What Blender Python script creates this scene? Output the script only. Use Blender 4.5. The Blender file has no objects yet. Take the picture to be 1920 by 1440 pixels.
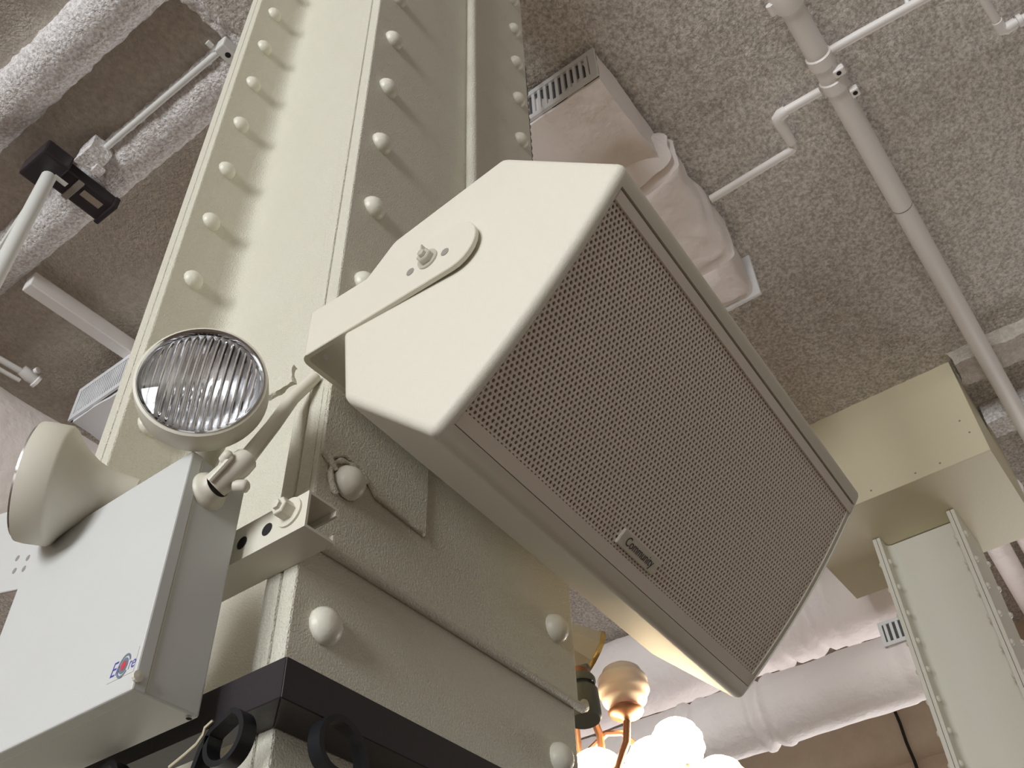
import bpy, bmesh, math, random
from mathutils import Vector, Matrix, noise

scene = bpy.context.scene
C = scene.collection
random.seed(7)
V = Vector

# ---------------------------------------------------------------- camera
# World: X = along the column's right face, Y = along its left face, Z up.
# The camera is the origin (eye height 1.65 m, so the floor lies at Z = -1.65).
FLOOR = -1.65
CEIL = 3.75
cam_d = bpy.data.cameras.new('camera')
cam_d.sensor_fit = 'HORIZONTAL'
cam_d.sensor_width = 36.0
cam_d.lens = 1847.63 / 1920.0 * 36.0
cam_d.clip_start = 0.02
cam = bpy.data.objects.new('camera', cam_d)
C.objects.link(cam)
cam.matrix_world = Matrix((
    (0.60238931, -0.54400883, -0.58410744, 0),
    (-0.79770044, -0.43624437, -0.41637106, 0),
    (-0.02830405, 0.71676024, -0.69674503, 0),
    (0, 0, 0, 1)))
scene.camera = cam

# ---------------------------------------------------------------- world, light, exposure
w = bpy.data.worlds.new('world')
scene.world = w
w.use_nodes = True
bg = w.node_tree.nodes['Background']
bg.inputs['Color'].default_value = (1.0, 0.93, 0.81, 1)
bg.inputs['Strength'].default_value = 0.27
vs = scene.view_settings
vs.view_transform = 'Standard'
vs.look = 'None'
vs.exposure = 0.0
vs.gamma = 1.0
vs.use_curve_mapping = False

WIN_X = -11.0
WIN_BAYS = [(-2.4, -0.1), (0.3, 2.6)]
WIN_Z = (-0.3, 3.5)
for i, (y0, y1) in enumerate(WIN_BAYS):
    ld = bpy.data.lights.new('daylight', 'AREA')
    ld.shape = 'RECTANGLE'
    ld.size = y1 - y0
    ld.size_y = WIN_Z[1] - WIN_Z[0]
    ld.energy = 650
    ld.color = (0.95, 0.98, 1.0)
    lo = bpy.data.objects.new('daylight', ld)
    C.objects.link(lo)
    lo.location = (WIN_X - 0.15, (y0 + y1) / 2, sum(WIN_Z) / 2)
    lo.rotation_euler = (math.radians(90), 0, math.radians(-90))
ld = bpy.data.lights.new('far_fill_light', 'AREA')      # added unseen fill that brightens the ceiling; far wall has no windows
ld.shape = 'RECTANGLE'
ld.size = 9.0
ld.size_y = 2.6
ld.energy = 350
ld.color = (1.0, 0.98, 0.97)
lo = bpy.data.objects.new('far_fill_light', ld)
C.objects.link(lo)
lo.location = (10.3, 2.5, 0.8)
lo.rotation_euler = (math.radians(90), 0, math.radians(90))


# ---------------------------------------------------------------- materials
def nt(m):
    m.use_nodes = True
    return m.node_tree, m.node_tree.nodes['Principled BSDF']


def mat(name, col, rough=0.55, metal=0.0, bump=None, var=None, spec=0.4, **kw):
    """bump = list of (scale, strength, distance); var = (scale, amount, dark colour)"""
    m = bpy.data.materials.new(name)
    t, b = nt(m)
    N, Lk = t.nodes, t.links
    b.inputs['Base Color'].default_value = (*col, 1)
    b.inputs['Roughness'].default_value = rough
    b.inputs['Metallic'].default_value = metal
    b.inputs['Specular IOR Level'].default_value = spec
    tc = N.new('ShaderNodeTexCoord')
    if var:
        nz = N.new('ShaderNodeTexNoise')
        nz.inputs['Scale'].default_value = var[0]
        nz.inputs['Detail'].default_value = 6
        nz.inputs['Roughness'].default_value = 0.65
        Lk.new(tc.outputs['Object'], nz.inputs['Vector'])
        rp = N.new('ShaderNodeValToRGB')
        rp.color_ramp.elements[0].position = 0.5 - var[1]
        rp.color_ramp.elements[1].position = 0.5 + var[1]
        rp.color_ramp.elements[0].color = (*var[2], 1)
        rp.color_ramp.elements[1].color = (*col, 1)
        Lk.new(nz.outputs['Fac'], rp.inputs['Fac'])
        Lk.new(rp.outputs['Color'], b.inputs['Base Color'])
    prev = None
    for (sc, st, di) in (bump or []):
        nz = N.new('ShaderNodeTexNoise')
        nz.inputs['Scale'].default_value = sc
        nz.inputs['Detail'].default_value = 4
        Lk.new(tc.outputs['Object'], nz.inputs['Vector'])
        bp = N.new('ShaderNodeBump')
        bp.inputs['Strength'].default_value = st
        bp.inputs['Distance'].default_value = di
        Lk.new(nz.outputs['Fac'], bp.inputs['Height'])
        if prev:
            Lk.new(prev.outputs['Normal'], bp.inputs['Normal'])
        prev = bp
    if prev:
        Lk.new(prev.outputs['Normal'], b.inputs['Normal'])
    for k, v in kw.items():
        b.inputs[k].default_value = v
    return m


CREAM = (0.77, 0.745, 0.64)
M = {}
M['paint'] = mat('cream_column_paint', CREAM, 0.42, bump=[(430, 0.9, 0.0030), (40, 0.25, 0.002)], var=(9, 0.4, (0.72, 0.69, 0.575)))
M['paint_far'] = mat('cream_far_paint', (0.74, 0.73, 0.65), 0.5, bump=[(60, 0.3, 0.002)])
M['rivet'] = mat('cream_rivet_paint', CREAM, 0.36, bump=[(300, 0.25, 0.001)])
M['cab'] = mat('cream_cabinet_paint', (0.74, 0.71, 0.61), 0.5, bump=[(900, 0.35, 0.0006)])
M['grille'] = mat('grille_paint', (0.86, 0.79, 0.71), 0.55)
M['foam'] = mat('grille_foam', (0.70, 0.62, 0.56), 0.95, bump=[(500, 0.6, 0.001)])
M['bracket'] = mat('bracket_paint', (0.73, 0.70, 0.60), 0.42, bump=[(400, 0.2, 0.0006)])
M['steel'] = mat('painted_bolt', (0.60, 0.58, 0.50), 0.35, metal=0.3)
M['hole'] = mat('dark_hole', (0.02, 0.018, 0.016), 0.9)
M['greyhole'] = mat('filled_hole', (0.30, 0.28, 0.25), 0.8)
M['encl'] = mat('enclosure_enamel', (0.65, 0.66, 0.655), 0.38, bump=[(700, 0.12, 0.0004)], var=(14, 0.4, (0.625, 0.63, 0.615)))
M['plastic'] = mat('lamp_plastic', (0.70, 0.67, 0.57), 0.42)
M['chrome'] = mat('chrome', (0.75, 0.76, 0.78), 0.12, metal=1.0)
M['reflector'] = mat('reflector_silver', (0.95, 0.95, 0.96), 0.22, metal=1.0, bump=[(120, 0.2, 0.002)])
M['lens'] = mat('lens_glass', (0.97, 0.98, 1.0), 0.03, spec=0.5, **{'Transmission Weight': 1.0, 'IOR': 1.48})
M['black'] = mat('black_paint', (0.034, 0.027, 0.032), 0.36, bump=[(150, 0.2, 0.001)])
M['iron'] = mat('black_iron', (0.016, 0.017, 0.02), 0.3, bump=[(200, 0.2, 0.001)])
M['twine'] = mat('twine', (0.55, 0.50, 0.36), 0.9)
M['ink_black'] = mat('badge_ink', (0.02, 0.02, 0.02), 0.5)
M['ink_blue'] = mat('sticker_blue', (0.06, 0.06, 0.36), 0.5)
M['ink_red'] = mat('sticker_red', (0.62, 0.05, 0.07), 0.5)
M['ink_grey'] = mat('sticker_grey', (0.16, 0.20, 0.26), 0.5)
M['sticker'] = mat('sticker_paper', (0.80, 0.80, 0.79), 0.4)
M['ceil'] = mat('sprayed_ceiling', (0.90, 0.85, 0.80), 0.95, bump=[(60, 0.9, 0.016), (140, 0.8, 0.007)], var=(62, 0.12, (0.49, 0.45, 0.41)), spec=0.1)
M['joist'] = mat('sprayed_joist', (0.96, 0.95, 0.96), 0.95, bump=[(70, 0.75, 0.014), (150, 0.6, 0.006)], var=(65, 0.11, (0.60, 0.55, 0.53)), spec=0.1)
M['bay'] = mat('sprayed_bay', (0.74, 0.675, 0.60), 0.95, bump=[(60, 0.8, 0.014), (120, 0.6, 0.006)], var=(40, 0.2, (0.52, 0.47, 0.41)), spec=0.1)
M['pipe'] = mat('white_pipe_paint', (0.86, 0.83, 0.81), 0.45, bump=[(40, 0.2, 0.003)])
M['wrap'] = mat('duct_wrap', (0.95, 0.885, 0.87), 0.6, bump=[(6, 0.5, 0.04), (25, 0.35, 0.012)])
M['casing'] = mat('cream_casing_paint', (0.70, 0.64, 0.46), 0.5, bump=[(60, 0.3, 0.002)])
M['vent'] = mat('vent_enamel', (0.80, 0.81, 0.83), 0.4)
M['vent_dark'] = mat('vent_dark', (0.10, 0.11, 0.11), 0.8)
M['pale'] = mat('pale_conduit', (0.76, 0.77, 0.74), 0.45)
M['floor'] = mat('floor_boards', (0.19, 0.145, 0.11), 0.55, var=(3, 0.3, (0.14, 0.105, 0.08)))
M['wall'] = mat('plaster', (0.42, 0.34, 0.26), 0.8, bump=[(12, 0.3, 0.01)])
M['glasspane'] = mat('window_glass', (1, 1, 1), 0.0, **{'Transmission Weight': 1.0, 'IOR': 1.01})
M['wood'] = mat('brown_beam', (0.16, 0.10, 0.075), 0.8, bump=[(30, 0.5, 0.02)])
M['copper'] = mat('copper', (0.36, 0.18, 0.11), 0.33, metal=0.85)
M['gold'] = mat('gold', (0.85, 0.58, 0.20), 0.25, metal=1.0)
M['opal'] = mat('opal_glass', (0.86, 0.80, 0.72), 0.25, **{'Subsurface Weight': 0.2})
M['fixture'] = mat('dark_green_metal', (0.17, 0.18, 0.155), 0.4, metal=0.3)
M['ivory'] = mat('ivory_shade', (0.66, 0.60, 0.47), 0.6)
m = bpy.data.materials.new('lit_globe')
t, b = nt(m)
b.inputs['Base Color'].default_value = (0.9, 0.85, 0.75, 1)
b.inputs['Emission Color'].default_value = (1.0, 0.78, 0.48, 1)
b.inputs['Emission Strength'].default_value = 34.0
M['lit'] = m
m = bpy.data.materials.new('track_glass')
t, b = nt(m)
b.inputs['Base Color'].default_value = (0.33, 0.27, 0.22, 1)
b.inputs['Roughness'].default_value = 0.2
M['trackglass'] = m


# ---------------------------------------------------------------- geometry helpers
def box(bm, a, b, bevel=0.0, seg=2):
    a, b = V(a), V(b)
    vs_ = []
    tmp = bmesh.new()
    r = bmesh.ops.create_cube(tmp, size=1.0)
    for v in tmp.verts:
        v.co = V([(a[i] + b[i]) / 2 + v.co[i] * (b[i] - a[i]) for i in range(3)])
    if bevel:
        bmesh.ops.bevel(tmp, geom=tmp.edges[:], offset=bevel, segments=seg, profile=0.5, affect='EDGES')
    merge(bm, tmp)


def merge(bm, tmp, mtx=None):
    if mtx is not None:
        bmesh.ops.transform(tmp, matrix=mtx, verts=tmp.verts)
    me = bpy.data.meshes.new('tmp')
    tmp.to_mesh(me)
    tmp.free()
    bm.from_mesh(me)
    bpy.data.meshes.remove(me)


def frame_of(d):
    d = V(d).normalized()
    up = V((0, 0, 1)) if abs(d.z) < 0.95 else V((1, 0, 0))
    x = up.cross(d).normalized()
    y = d.cross(x)
    return x, y, d


def tube(bm, pts, r, n=12, caps=True):
    pts = [V(p) for p in pts]
    rs = r if isinstance(r, (list, tuple)) else [r] * len(pts)
    rings = []
    px = None
    for i, p in enumerate(pts):
        if i == 0:
            d = pts[1] - pts[0]
        elif i == len(pts) - 1:
            d = pts[-1] - pts[-2]
        else:
            d = (pts[i + 1] - p).normalized() + (p - pts[i - 1]).normalized()
        d.normalize()
        if px is None:
            x, y, _ = frame_of(d)
        else:
            x = (px - d * px.dot(d)).normalized()
            y = d.cross(x)
        px = x
        rings.append([bm.verts.new(p + (x * math.cos(a) + y * math.sin(a)) * rs[i]) for a in [2 * math.pi * k / n for k in range(n)]])
    for i in range(len(rings) - 1):
        for k in range(n):
            bm.faces.new((rings[i][k], rings[i][(k + 1) % n], rings[i + 1][(k + 1) % n], rings[i + 1][k]))
    if caps:
        bm.faces.new(rings[0][::-1])
        bm.faces.new(rings[-1])


def lathe(bm, origin, axis, prof, n=32, xdir=None):
    """prof = [(radius, height along axis), ...]"""
    o = V(origin)
    x, y, d = frame_of(axis)
    if xdir is not None:
        x = (V(xdir) - d * V(xdir).dot(d)).normalized()
        y = d.cross(x)
    rings = []
    for (r, h) in prof:
        if r < 1e-6:
            rings.append([bm.verts.new(o + d * h)])
        else:
            rings.append([bm.verts.new(o + d * h + (x * math.cos(a) + y * math.sin(a)) * r) for a in [2 * math.pi * k / n for k in range(n)]])
    for i in range(len(rings) - 1):
        A, B = rings[i], rings[i + 1]
        for k in range(n):
            k2 = (k + 1) % n
            if len(A) == 1 and len(B) == 1:
                continue
            if len(A) == 1:
                bm.faces.new((A[0], B[k2], B[k]))
            elif len(B) == 1:
                bm.faces.new((A[k], A[k2], B[0]))
            else:
                bm.faces.new((A[k], A[k2], B[k2], B[k]))


def prism(bm, poly, axis, h0, h1, bevel=0.0, seg=2):
    """poly: list of 3D points on one plane, pushed along axis from h0 to h1"""
    tmp = bmesh.new()
    d = V(axis)
    lo = [tmp.verts.new(V(p) + d * h0) for p in poly]
    hi = [tmp.verts.new(V(p) + d * h1) for p in poly]
    tmp.faces.new(lo[::-1])
    tmp.faces.new(hi)
    n = len(poly)
    for i in range(n):
        tmp.faces.new((lo[i], lo[(i + 1) % n], hi[(i + 1) % n], hi[i]))
    bmesh.ops.recalc_face_normals(tmp, faces=tmp.faces[:])
    if bevel:
        bmesh.ops.bevel(tmp, geom=tmp.edges[:], offset=bevel, segments=seg, profile=0.5, affect='EDGES')
    merge(bm, tmp)


def to_mesh(bm, smooth=False, angle=None):
    bmesh.ops.recalc_face_normals(bm, faces=bm.faces[:])
    me = bpy.data.meshes.new('m')
    bm.to_mesh(me)
    bm.free()
    if smooth:
        for p in me.polygons:
            p.use_smooth = True
        me.set_sharp_from_angle(angle=math.radians(angle or 40))
    return me


def obj(name, bm, material, parent=None, smooth=False, angle=None):
    me = bm if isinstance(bm, bpy.types.Mesh) else to_mesh(bm, smooth, angle)
    me.name = name
    me.materials.clear()
    me.materials.append(M[material])
    o = bpy.data.objects.new(name, me)
    C.objects.link(o)
    if parent is not None:
        o.parent = parent
        if parent.type == 'EMPTY':
            o.location = -parent.location
    return o


def tag(o, label, cat, group=None, kind=None):
    o['label'] = label
    o['category'] = cat
    if group:
        o['group'] = group
    if kind:
        o['kind'] = kind
    return o


def thing(name, label, cat, loc, group=None):
    o = bpy.data.objects.new(name, None)
    o.empty_display_size = 0.05
    C.objects.link(o)
    o.location = loc
    return tag(o, label, cat, group)


def copy_part(src, parent, offset, name=None):
    o = src.copy()
    C.objects.link(o)
    o.parent = parent
    base = -parent.location if parent.type == 'EMPTY' else V((0, 0, 0))
    o.location = base + V(offset)
    return o


def struct(name, bm, material, label, smooth=False):
    o = obj(name, bm, material, smooth=smooth)
    o['kind'] = 'structure'
    o['label'] = label
    o['category'] = name.split('_')[0]
    return o


def B_(*boxes, bevel=0.0, seg=2):
    bm = bmesh.new()
    for a, b in boxes:
        box(bm, a, b, bevel, seg)
    return bm


def T_(pts, r, n=12):
    bm = bmesh.new()
    tube(bm, pts, r, n)
    return bm


def L_(o, ax, prof, n=32, xdir=None):
    bm = bmesh.new()
    lathe(bm, o, ax, prof, n, xdir)
    return bm


def grid_rough(bm, o, u, v, nu, nv, amp, nrm, freq, seed=0.0, edge=1.0):
    """a rough sheet from o spanned by u and v, pushed along nrm by noise"""
    o, u, v, nrm = V(o), V(u), V(v), V(nrm)
    vv = []
    for i in range(nu + 1):
        row = []
        for j in range(nv + 1):
            p = o + u * (i / nu) + v * (j / nv)
            h = noise.fractal((p + V((seed, 0, 0))) * freq, 1.0, 2.0, 4)
            row.append(bm.verts.new(p + nrm * (h * amp)))
        vv.append(row)
    for i in range(nu):
        for j in range(nv):
            bm.faces.new((vv[i][j], vv[i + 1][j], vv[i + 1][j + 1], vv[i][j + 1]))


def rough_box(bm, a, b, step, amp, freq, seed=0.0):
    """box whose surface is subdivided and pushed about by noise"""
    tmp = bmesh.new()
    a, b = V(a), V(b)
    n = [max(1, int(round((b[i] - a[i]) / step))) for i in range(3)]
    cache = {}

    def vert(i, j, k):
        key = (i, j, k)
        if key not in cache:
            p = V((a[0] + (b[0] - a[0]) * i / n[0], a[1] + (b[1] - a[1]) * j / n[1], a[2] + (b[2] - a[2]) * k / n[2]))
            q = (p + V((seed, seed, 0))) * freq
            dsp = V((noise.fractal(q, 1, 2, 3), noise.fractal(q + V((9, 0, 0)), 1, 2, 3), noise.fractal(q + V((0, 7, 0)), 1, 2, 3)))
            cache[key] = tmp.verts.new(p + dsp * amp)
        return cache[key]
    for (x, y, z) in ((0, 1, 2), (1, 2, 0), (2, 0, 1)):
        for side in (0, n[z]):
            for i in range(n[x]):
                for j in range(n[y]):
                    q = []
                    for (di, dj) in ((0, 0), (1, 0), (1, 1), (0, 1)):
                        idx = [0, 0, 0]
                        idx[x], idx[y], idx[z] = i + di, j + dj, side
                        q.append(vert(*idx))
                    tmp.faces.new(q)
    bmesh.ops.recalc_face_normals(tmp, faces=tmp.faces[:])
    merge(bm, tmp)


def text_mesh(s, origin, xdir, ydir, height, lift=0.0, shear=0.0):
    cu = bpy.data.curves.new('t', 'FONT')
    cu.body = s
    cu.size = 1.0
    cu.shear = shear
    cu.extrude = 0.004
    o = bpy.data.objects.new('t', cu)
    C.objects.link(o)
    dg = bpy.context.evaluated_depsgraph_get()
    me = bpy.data.meshes.new_from_object(o.evaluated_get(dg))
    C.objects.unlink(o)
    bpy.data.objects.remove(o)
    ys = [v.co.y for v in me.vertices]
    k = height / 0.73
    X, Y = V(xdir), V(ydir)
    Z = X.cross(Y)
    for v in me.vertices:
        c = v.co.copy()
        v.co = V(origin) + X * (c.x * k) + Y * (c.y * k) + Z * (c.z * k + lift)
    return me


# ---------------------------------------------------------------- the setting
struct('floor', B_(((-13, -7, FLOOR - 0.2), (12, 10, FLOOR))), 'floor', 'brown board floor of the hall')
bm = bmesh.new()
grid_rough(bm, (-0.6, -3.0, CEIL), (11.0, 0, 0), (0, 4.9, 0), 330, 150, 0.007, (0, 0, -1), 16.0)
box(bm, (-13, -7, CEIL + 0.03), (12, 10, CEIL + 0.25))
grid_rough(bm, (1.9, 1.9, CEIL), (8.5, 0, 0), (0, 5, 0), 120, 70, 0.010, (0, 0, -1), 8.0)
struct('ceiling', bm, 'ceil', 'rough sprayed taupe ceiling', smooth=True)
# sprayed bay with joists to the upper left
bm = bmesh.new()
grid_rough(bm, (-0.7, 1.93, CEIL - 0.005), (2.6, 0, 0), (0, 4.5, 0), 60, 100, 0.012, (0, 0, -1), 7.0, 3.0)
struct('ceiling_bay', bm, 'bay', 'sprayed ceiling bay coloured darker for the shade between the white joists', smooth=True)  # shade between the joists is put into the bay's darker colour
wl = B_(((WIN_X - 0.1, -7, FLOOR), (WIN_X + 0.1, 10, WIN_Z[0])), ((WIN_X - 0.1, -7, WIN_Z[1]), (WIN_X + 0.1, 10, CEIL)))
edges = [-7] + [e for bay in WIN_BAYS for e in bay] + [10]
for a, b in zip(edges[0::2], edges[1::2]):
    box(wl, (WIN_X - 0.1, a, WIN_Z[0]), (WIN_X + 0.1, b, WIN_Z[1]))
struct('wall_left', wl, 'wall', 'plaster wall with two tall windows')
struct('wall_back', B_(((10.4, -7, FLOOR), (10.6, 10, CEIL + 0.1))), 'wall', 'far plaster wall behind the ducts')
struct('wall_right', B_(((-11, 9.4, FLOOR), (10.6, 9.6, CEIL + 0.1))), 'wall', 'far plaster side wall')


# ---------------------------------------------------------------- steel columns
RZ0, PITCH = 0.466, 0.1587


def rivet_mesh(r, h, nrm, n=14):
    prof = [(r, -0.002), (r, h * 0.10), (r * 0.95, h * 0.38), (r * 0.78, h * 0.68), (r * 0.52, h * 0.9), (r * 0.25, h * 0.985), (0, h)]
    return to_mesh(L_((0, 0, 0), nrm, prof, n), True, 60)


def column(name, label, dx, z0, z1, rows, parent_z, near):
    t = thing(name, label, 'column', (0.7195 + dx, 0.83, z0))
    pm = 'paint' if near else 'paint_far'
    X0, X1 = 0.495 + dx, 0.944 + dx
    for (ya, yb) in ((0.600, 0.6195), (0.6215, 0.642), (1.015, 1.0335), (1.0355, 1.057)):
        obj('flange_plate', B_(((X0, ya, z0), (X1, yb, z1)), bevel=0.0025), pm, t)
    for xa, xb in ((0.613, 0.633), (0.806, 0.826)):
        obj('web_plate', B_(((xa + dx, 0.641, z0), (xb + dx, 1.016, z1))), pm, t)
    # fillet weld softening the corner between far flange and web
    bmf = bmesh.new()
    a = []
    for k in range(7):
        th = math.pi / 2 * k / 6
        a.append((0.613 + dx - 0.03 * (1 - math.sin(th)), 1.015 - 0.03 * (1 - math.cos(th)), 0))
    a.append((0.6131 + dx, 1.0151, 0))
    prism(bmf, a, (0, 0, 1), z0, z1)
    obj('corner_bead', bmf, pm, t, True, 50)
    src = {}
    for (yy, nrm) in ((0.600, -1), (0.642, 1), (1.015, -1), (1.057, 1)):
        for xx in (0.535, 0.904):
            if nrm == 1 and (near or xx > 0.6):
                continue
            if yy == 1.015 and xx > 0.6:
                continue
            for z in rows:
                rr = 0.0175 if z > 0.9 or not near else 0.0185
                key = (nrm, rr)
                if key not in src:
                    src[key] = obj('rivet', rivet_mesh(rr, 0.0155, (0, nrm, 0)), 'rivet', t)
                    o = src[key]
                    o.location = -t.location + V((xx + dx, yy, z))
                else:
                    copy_part(src[key], t, (xx + dx, yy, z))
    return t


rows = [RZ0 + PITCH * k for k in range(-2, 15)]
col = column('steel_column', 'large cream riveted steel column standing behind the loudspeaker', 0.0, FLOOR, CEIL, rows, 0, True)
# splice plate over the front flange and small cut patch
obj('splice_plate', B_(((0.4955, 0.5925, 0.545), (0.9435, 0.601, 0.80)), bevel=0.003), 'paint', col)
bm = bmesh.new()
poly = [(0.496, 0.5925, 0.642), (0.508, 0.5925, 0.634), (0.514, 0.5925, 0.645), (0.528, 0.5925, 0.656), (0.55, 0.5925, 0.654), (0.566, 0.5925, 0.64), (0.576, 0.5925, 0.631), (0.61, 0.5925, 0.6285), (0.656, 0.5925, 0.625), (0.6565, 0.5925, 0.79), (0.496, 0.5925, 0.79)]
prism(bm, poly, (0, -1, 0), 0.0, 0.0035, 0.0012, 1)
obj('patch_plate', bm, 'paint', col)
bm = bmesh.new()
pts = []
for k in range(15):
    f = k / 14
    pts.append((0.575 + 0.078 * f, 0.5895, 0.6335 - 0.006 * f + random.uniform(-.0012, .0012)))
tube(bm, pts, [0.0022 + random.uniform(-.0008, .0012) for _ in pts], 6)
pts = []
for k in range(16):
    th = math.radians(35 + 200 * k / 15)
    pts.append((0.5385 + 0.028 * math.cos(th), 0.5895, 0.625 + 0.026 * math.sin(th) + random.uniform(-.0012, .0012)))
tube(bm, pts, [0.0025 + random.uniform(-.0008, .0018) for _ in pts], 6)
pts = [(0.497, 0.5895, 0.645), (0.505, 0.5888, 0.641), (0.512, 0.589, 0.634), (0.517, 0.589, 0.63)]
tube(bm, pts, [.003, .004, .0035, .003], 7)
obj('weld_bead', bm, 'paint', col, True, 70)
o = obj('rivet', rivet_mesh(0.0185, 0.017, (0, -1, 0)), 'rivet', col)
o.location = -col.location + V((0.535, 0.5890, 0.6247))
o = copy_part(o, col, (0.9, 0.5925, 0.6247))

rows_b = [1.55 + PITCH * k for k in range(0, 10)]
colb = column('steel_column', 'distant cream riveted steel column under the boxed beam', 4.355, FLOOR, 3.12, rows_b, 0, False)
bm = bmesh.new()
box(bm, (4.49, 0.285, 3.125), (5.385, 1.37, CEIL + 0.01), 0.004)
cap = thing('beam_casing', 'cream boxed casing capping the distant column at the ceiling', 'casing', (4.94, 0.83, 3.125))
obj('casing_box', bm, 'casing', cap)
for (y, z) in ((0.90, 3.17), (0.66, 3.165), (0.53, 3.165), (0.36, 3.36), (0.34, 3.27)):
    obj('screw_head', L_((4.491, y, z), (-1, 0, 0), [(0.006, 0), (0.005, 0.003), (0, 0.004)], 8), 'greyhole', cap)

# pipe running up the column face
o = obj('conduit', T_([(0.7335, 0.5885, 0.80), (0.7335, 0.5885, CEIL)], 0.0098, 12), 'paint', None, True)
tag(o, 'thin cream conduit running up the middle of the riveted column face', 'conduit')

# ---------------------------------------------------------------- loudspeaker
SL = 0.594
SO = V((0.459, 0.1963, 0.7423))
SU = V((0.999, 0.0441, 0.0002)).normalized()
SV = V((-0.0307, 0.7008, -0.7127)).normalized()
SD = SU.cross(SV).normalized()
SV = SD.cross(SU).normalized()
if SD.z < 0:
    SD = -SD
SW = 0.2965
BOW = 0.011
XS, XE = 0.0, SL


def sp(v, d, x=0.0):
    """point of the cabinet: x along its length, v down the front, d into its depth"""
    return SO + SU * x + SV * v + SD * d


def bow(v):
    q = 2 * v / SW - 1
    return -BOW * (1 - q * q)


front = [(SW * k / 12, bow(SW * k / 12)) for k in range(13)]
prof = front + [(0.3013, 0.1456), (0.2154, 0.2556), (0.1236, 0.2556), (0.0019, 0.1747)]
tmp = bmesh.new()
lo = [tmp.verts.new(sp(v, d, XS)) for v, d in prof]
hi = [tmp.verts.new(sp(v, d, XE)) for v, d in prof]
tmp.faces.new(lo)
tmp.faces.new(hi[::-1])
n = len(prof)
keep = []
for i in range(n):
    tmp.faces.new((lo[(i + 1) % n], lo[i], hi[i], hi[(i + 1) % n]))
bmesh.ops.recalc_face_normals(tmp, faces=tmp.faces[:])
tmp.edges.ensure_lookup_table()
be = [e for e in tmp.edges if e.calc_face_angle() > 0.25]
bmesh.ops.bevel(tmp, geom=be, offset=0.0085, segments=4, profile=0.5, affect='EDGES', clamp_overlap=True)
GV0, GV1, GX0, GX1 = 0.0185, 0.2780, 0.0125, SL - 0.0075
cut = bmesh.new()
prism(cut, [sp(GV0, -0.05), sp(GV1, -0.05), sp(GV1, 0.010), sp(GV0, 0.010)], SU, GX0, GX1)
spk = thing('loudspeaker', 'large cream wedge loudspeaker with perforated grille tilted down from its bracket', 'speaker', (0.75, 0.40, 0.53))
cab = obj('cabinet', tmp, 'cab', spk)
cuto = obj('cutter', cut, 'cab', spk)
md = cab.modifiers.new('b', 'BOOLEAN')
md.object = cuto
md.operation = 'DIFFERENCE'
md.solver = 'EXACT'
dg = bpy.context.evaluated_depsgraph_get()
dg.update()
me = bpy.data.meshes.new_from_object(cab.evaluated_get(dg))
cab.modifiers.clear()
cab.data = me
bpy.data.objects.remove(cuto)
for p in me.polygons:
    p.use_smooth = True
me.set_sharp_from_angle(angle=math.radians(28))

# perforated grille: hexagonal cells, each with a hole
P = 0.0058
RH = 0.0020
vs_, fs = [], []
vmap = {}


def gv(u, v, d):
    key = (round(u * 2e5), round(v * 2e5), round(d * 2e5))
    if key not in vmap:
        vmap[key] = len(vs_)
        vs_.append(sp(v, bow(v) + d, u))
    return vmap[key]


D0, D1 = 0.0035, 0.0050
gx0, gx1 = GX0 + 0.0015, GX1 - 0.0015
gv0, gv1 = GV0 + 0.0105, GV1 - 0.0115
cr_ = P / math.sqrt(3)
rowh = P * math.sqrt(3) / 2
nr = int((gv1 - gv0) / rowh)
nc = int((gx1 - gx0) / P)
for j in range(nr):
    for i in range(nc):
        cx = gx0 + P * (i + 0.5 + (0.5 if j % 2 else 0.0)) - P * 0.25
        cv = gv0 + rowh * (j + 0.67)
        outer, inner, back = [], [], []
        for k in range(6):
            a = math.radians(30 + 60 * k)
            ou, ov = cx + cr_ * math.cos(a), cv + cr_ * math.sin(a)
            outer.append(gv(ou, ov, D0))
            inner.append(gv(cx + RH * math.cos(a), cv + RH * math.sin(a), D0))
            back.append(gv(cx + RH * math.cos(a), cv + RH * math.sin(a), D1))
        for k in range(6):
            k2 = (k + 1) % 6
            fs.append((outer[k], outer[k2], inner[k2], inner[k]))
            fs.append((inner[k], inner[k2], back[k2], back[k]))
gm = bpy.data.meshes.new('grille')
gm.from_pydata([tuple(v) for v in vs_], [], fs)
gr = obj('grille', gm, 'grille', spk)
# solid lips around the perforation
bm = bmesh.new()


def strip(va, vb, xa, xb, d0, d1, nseg=1):
    for k in range(nseg):
        p, q = va + (vb - va) * k / nseg, va + (vb - va) * (k + 1) / nseg
        prism(bm, [sp(p, bow(p) + d0), sp(q, bow(q) + d0), sp(q, bow(q) + d1), sp(p, bow(p) + d1)], SU, xa, xb)


strip(GV0 + 0.003, gv0 + 0.003, GX0 + 0.001, GX1 - 0.001, 0.0005, 0.006)
strip(gv1 - 0.003, GV1 - 0.001, GX0 + 0.001, GX1 - 0.001, 0.0012, 0.006)
obj('grille_lip', bm, 'grille', gr)
bm = bmesh.new()
strip(gv0 - 0.006, gv1 + 0.006, GX1 - 0.0062, GX1 - 0.001, 0.0018, 0.007, 12)
obj('grille_end_lip', bm, 'bracket', gr)
bm = bmesh.new()
strip(GV0 + 0.001, GV1 - 0.001, GX0, GX1, 0.0065, 0.0095, 12)
obj('grille_cloth', bm, 'foam', spk)
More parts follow.
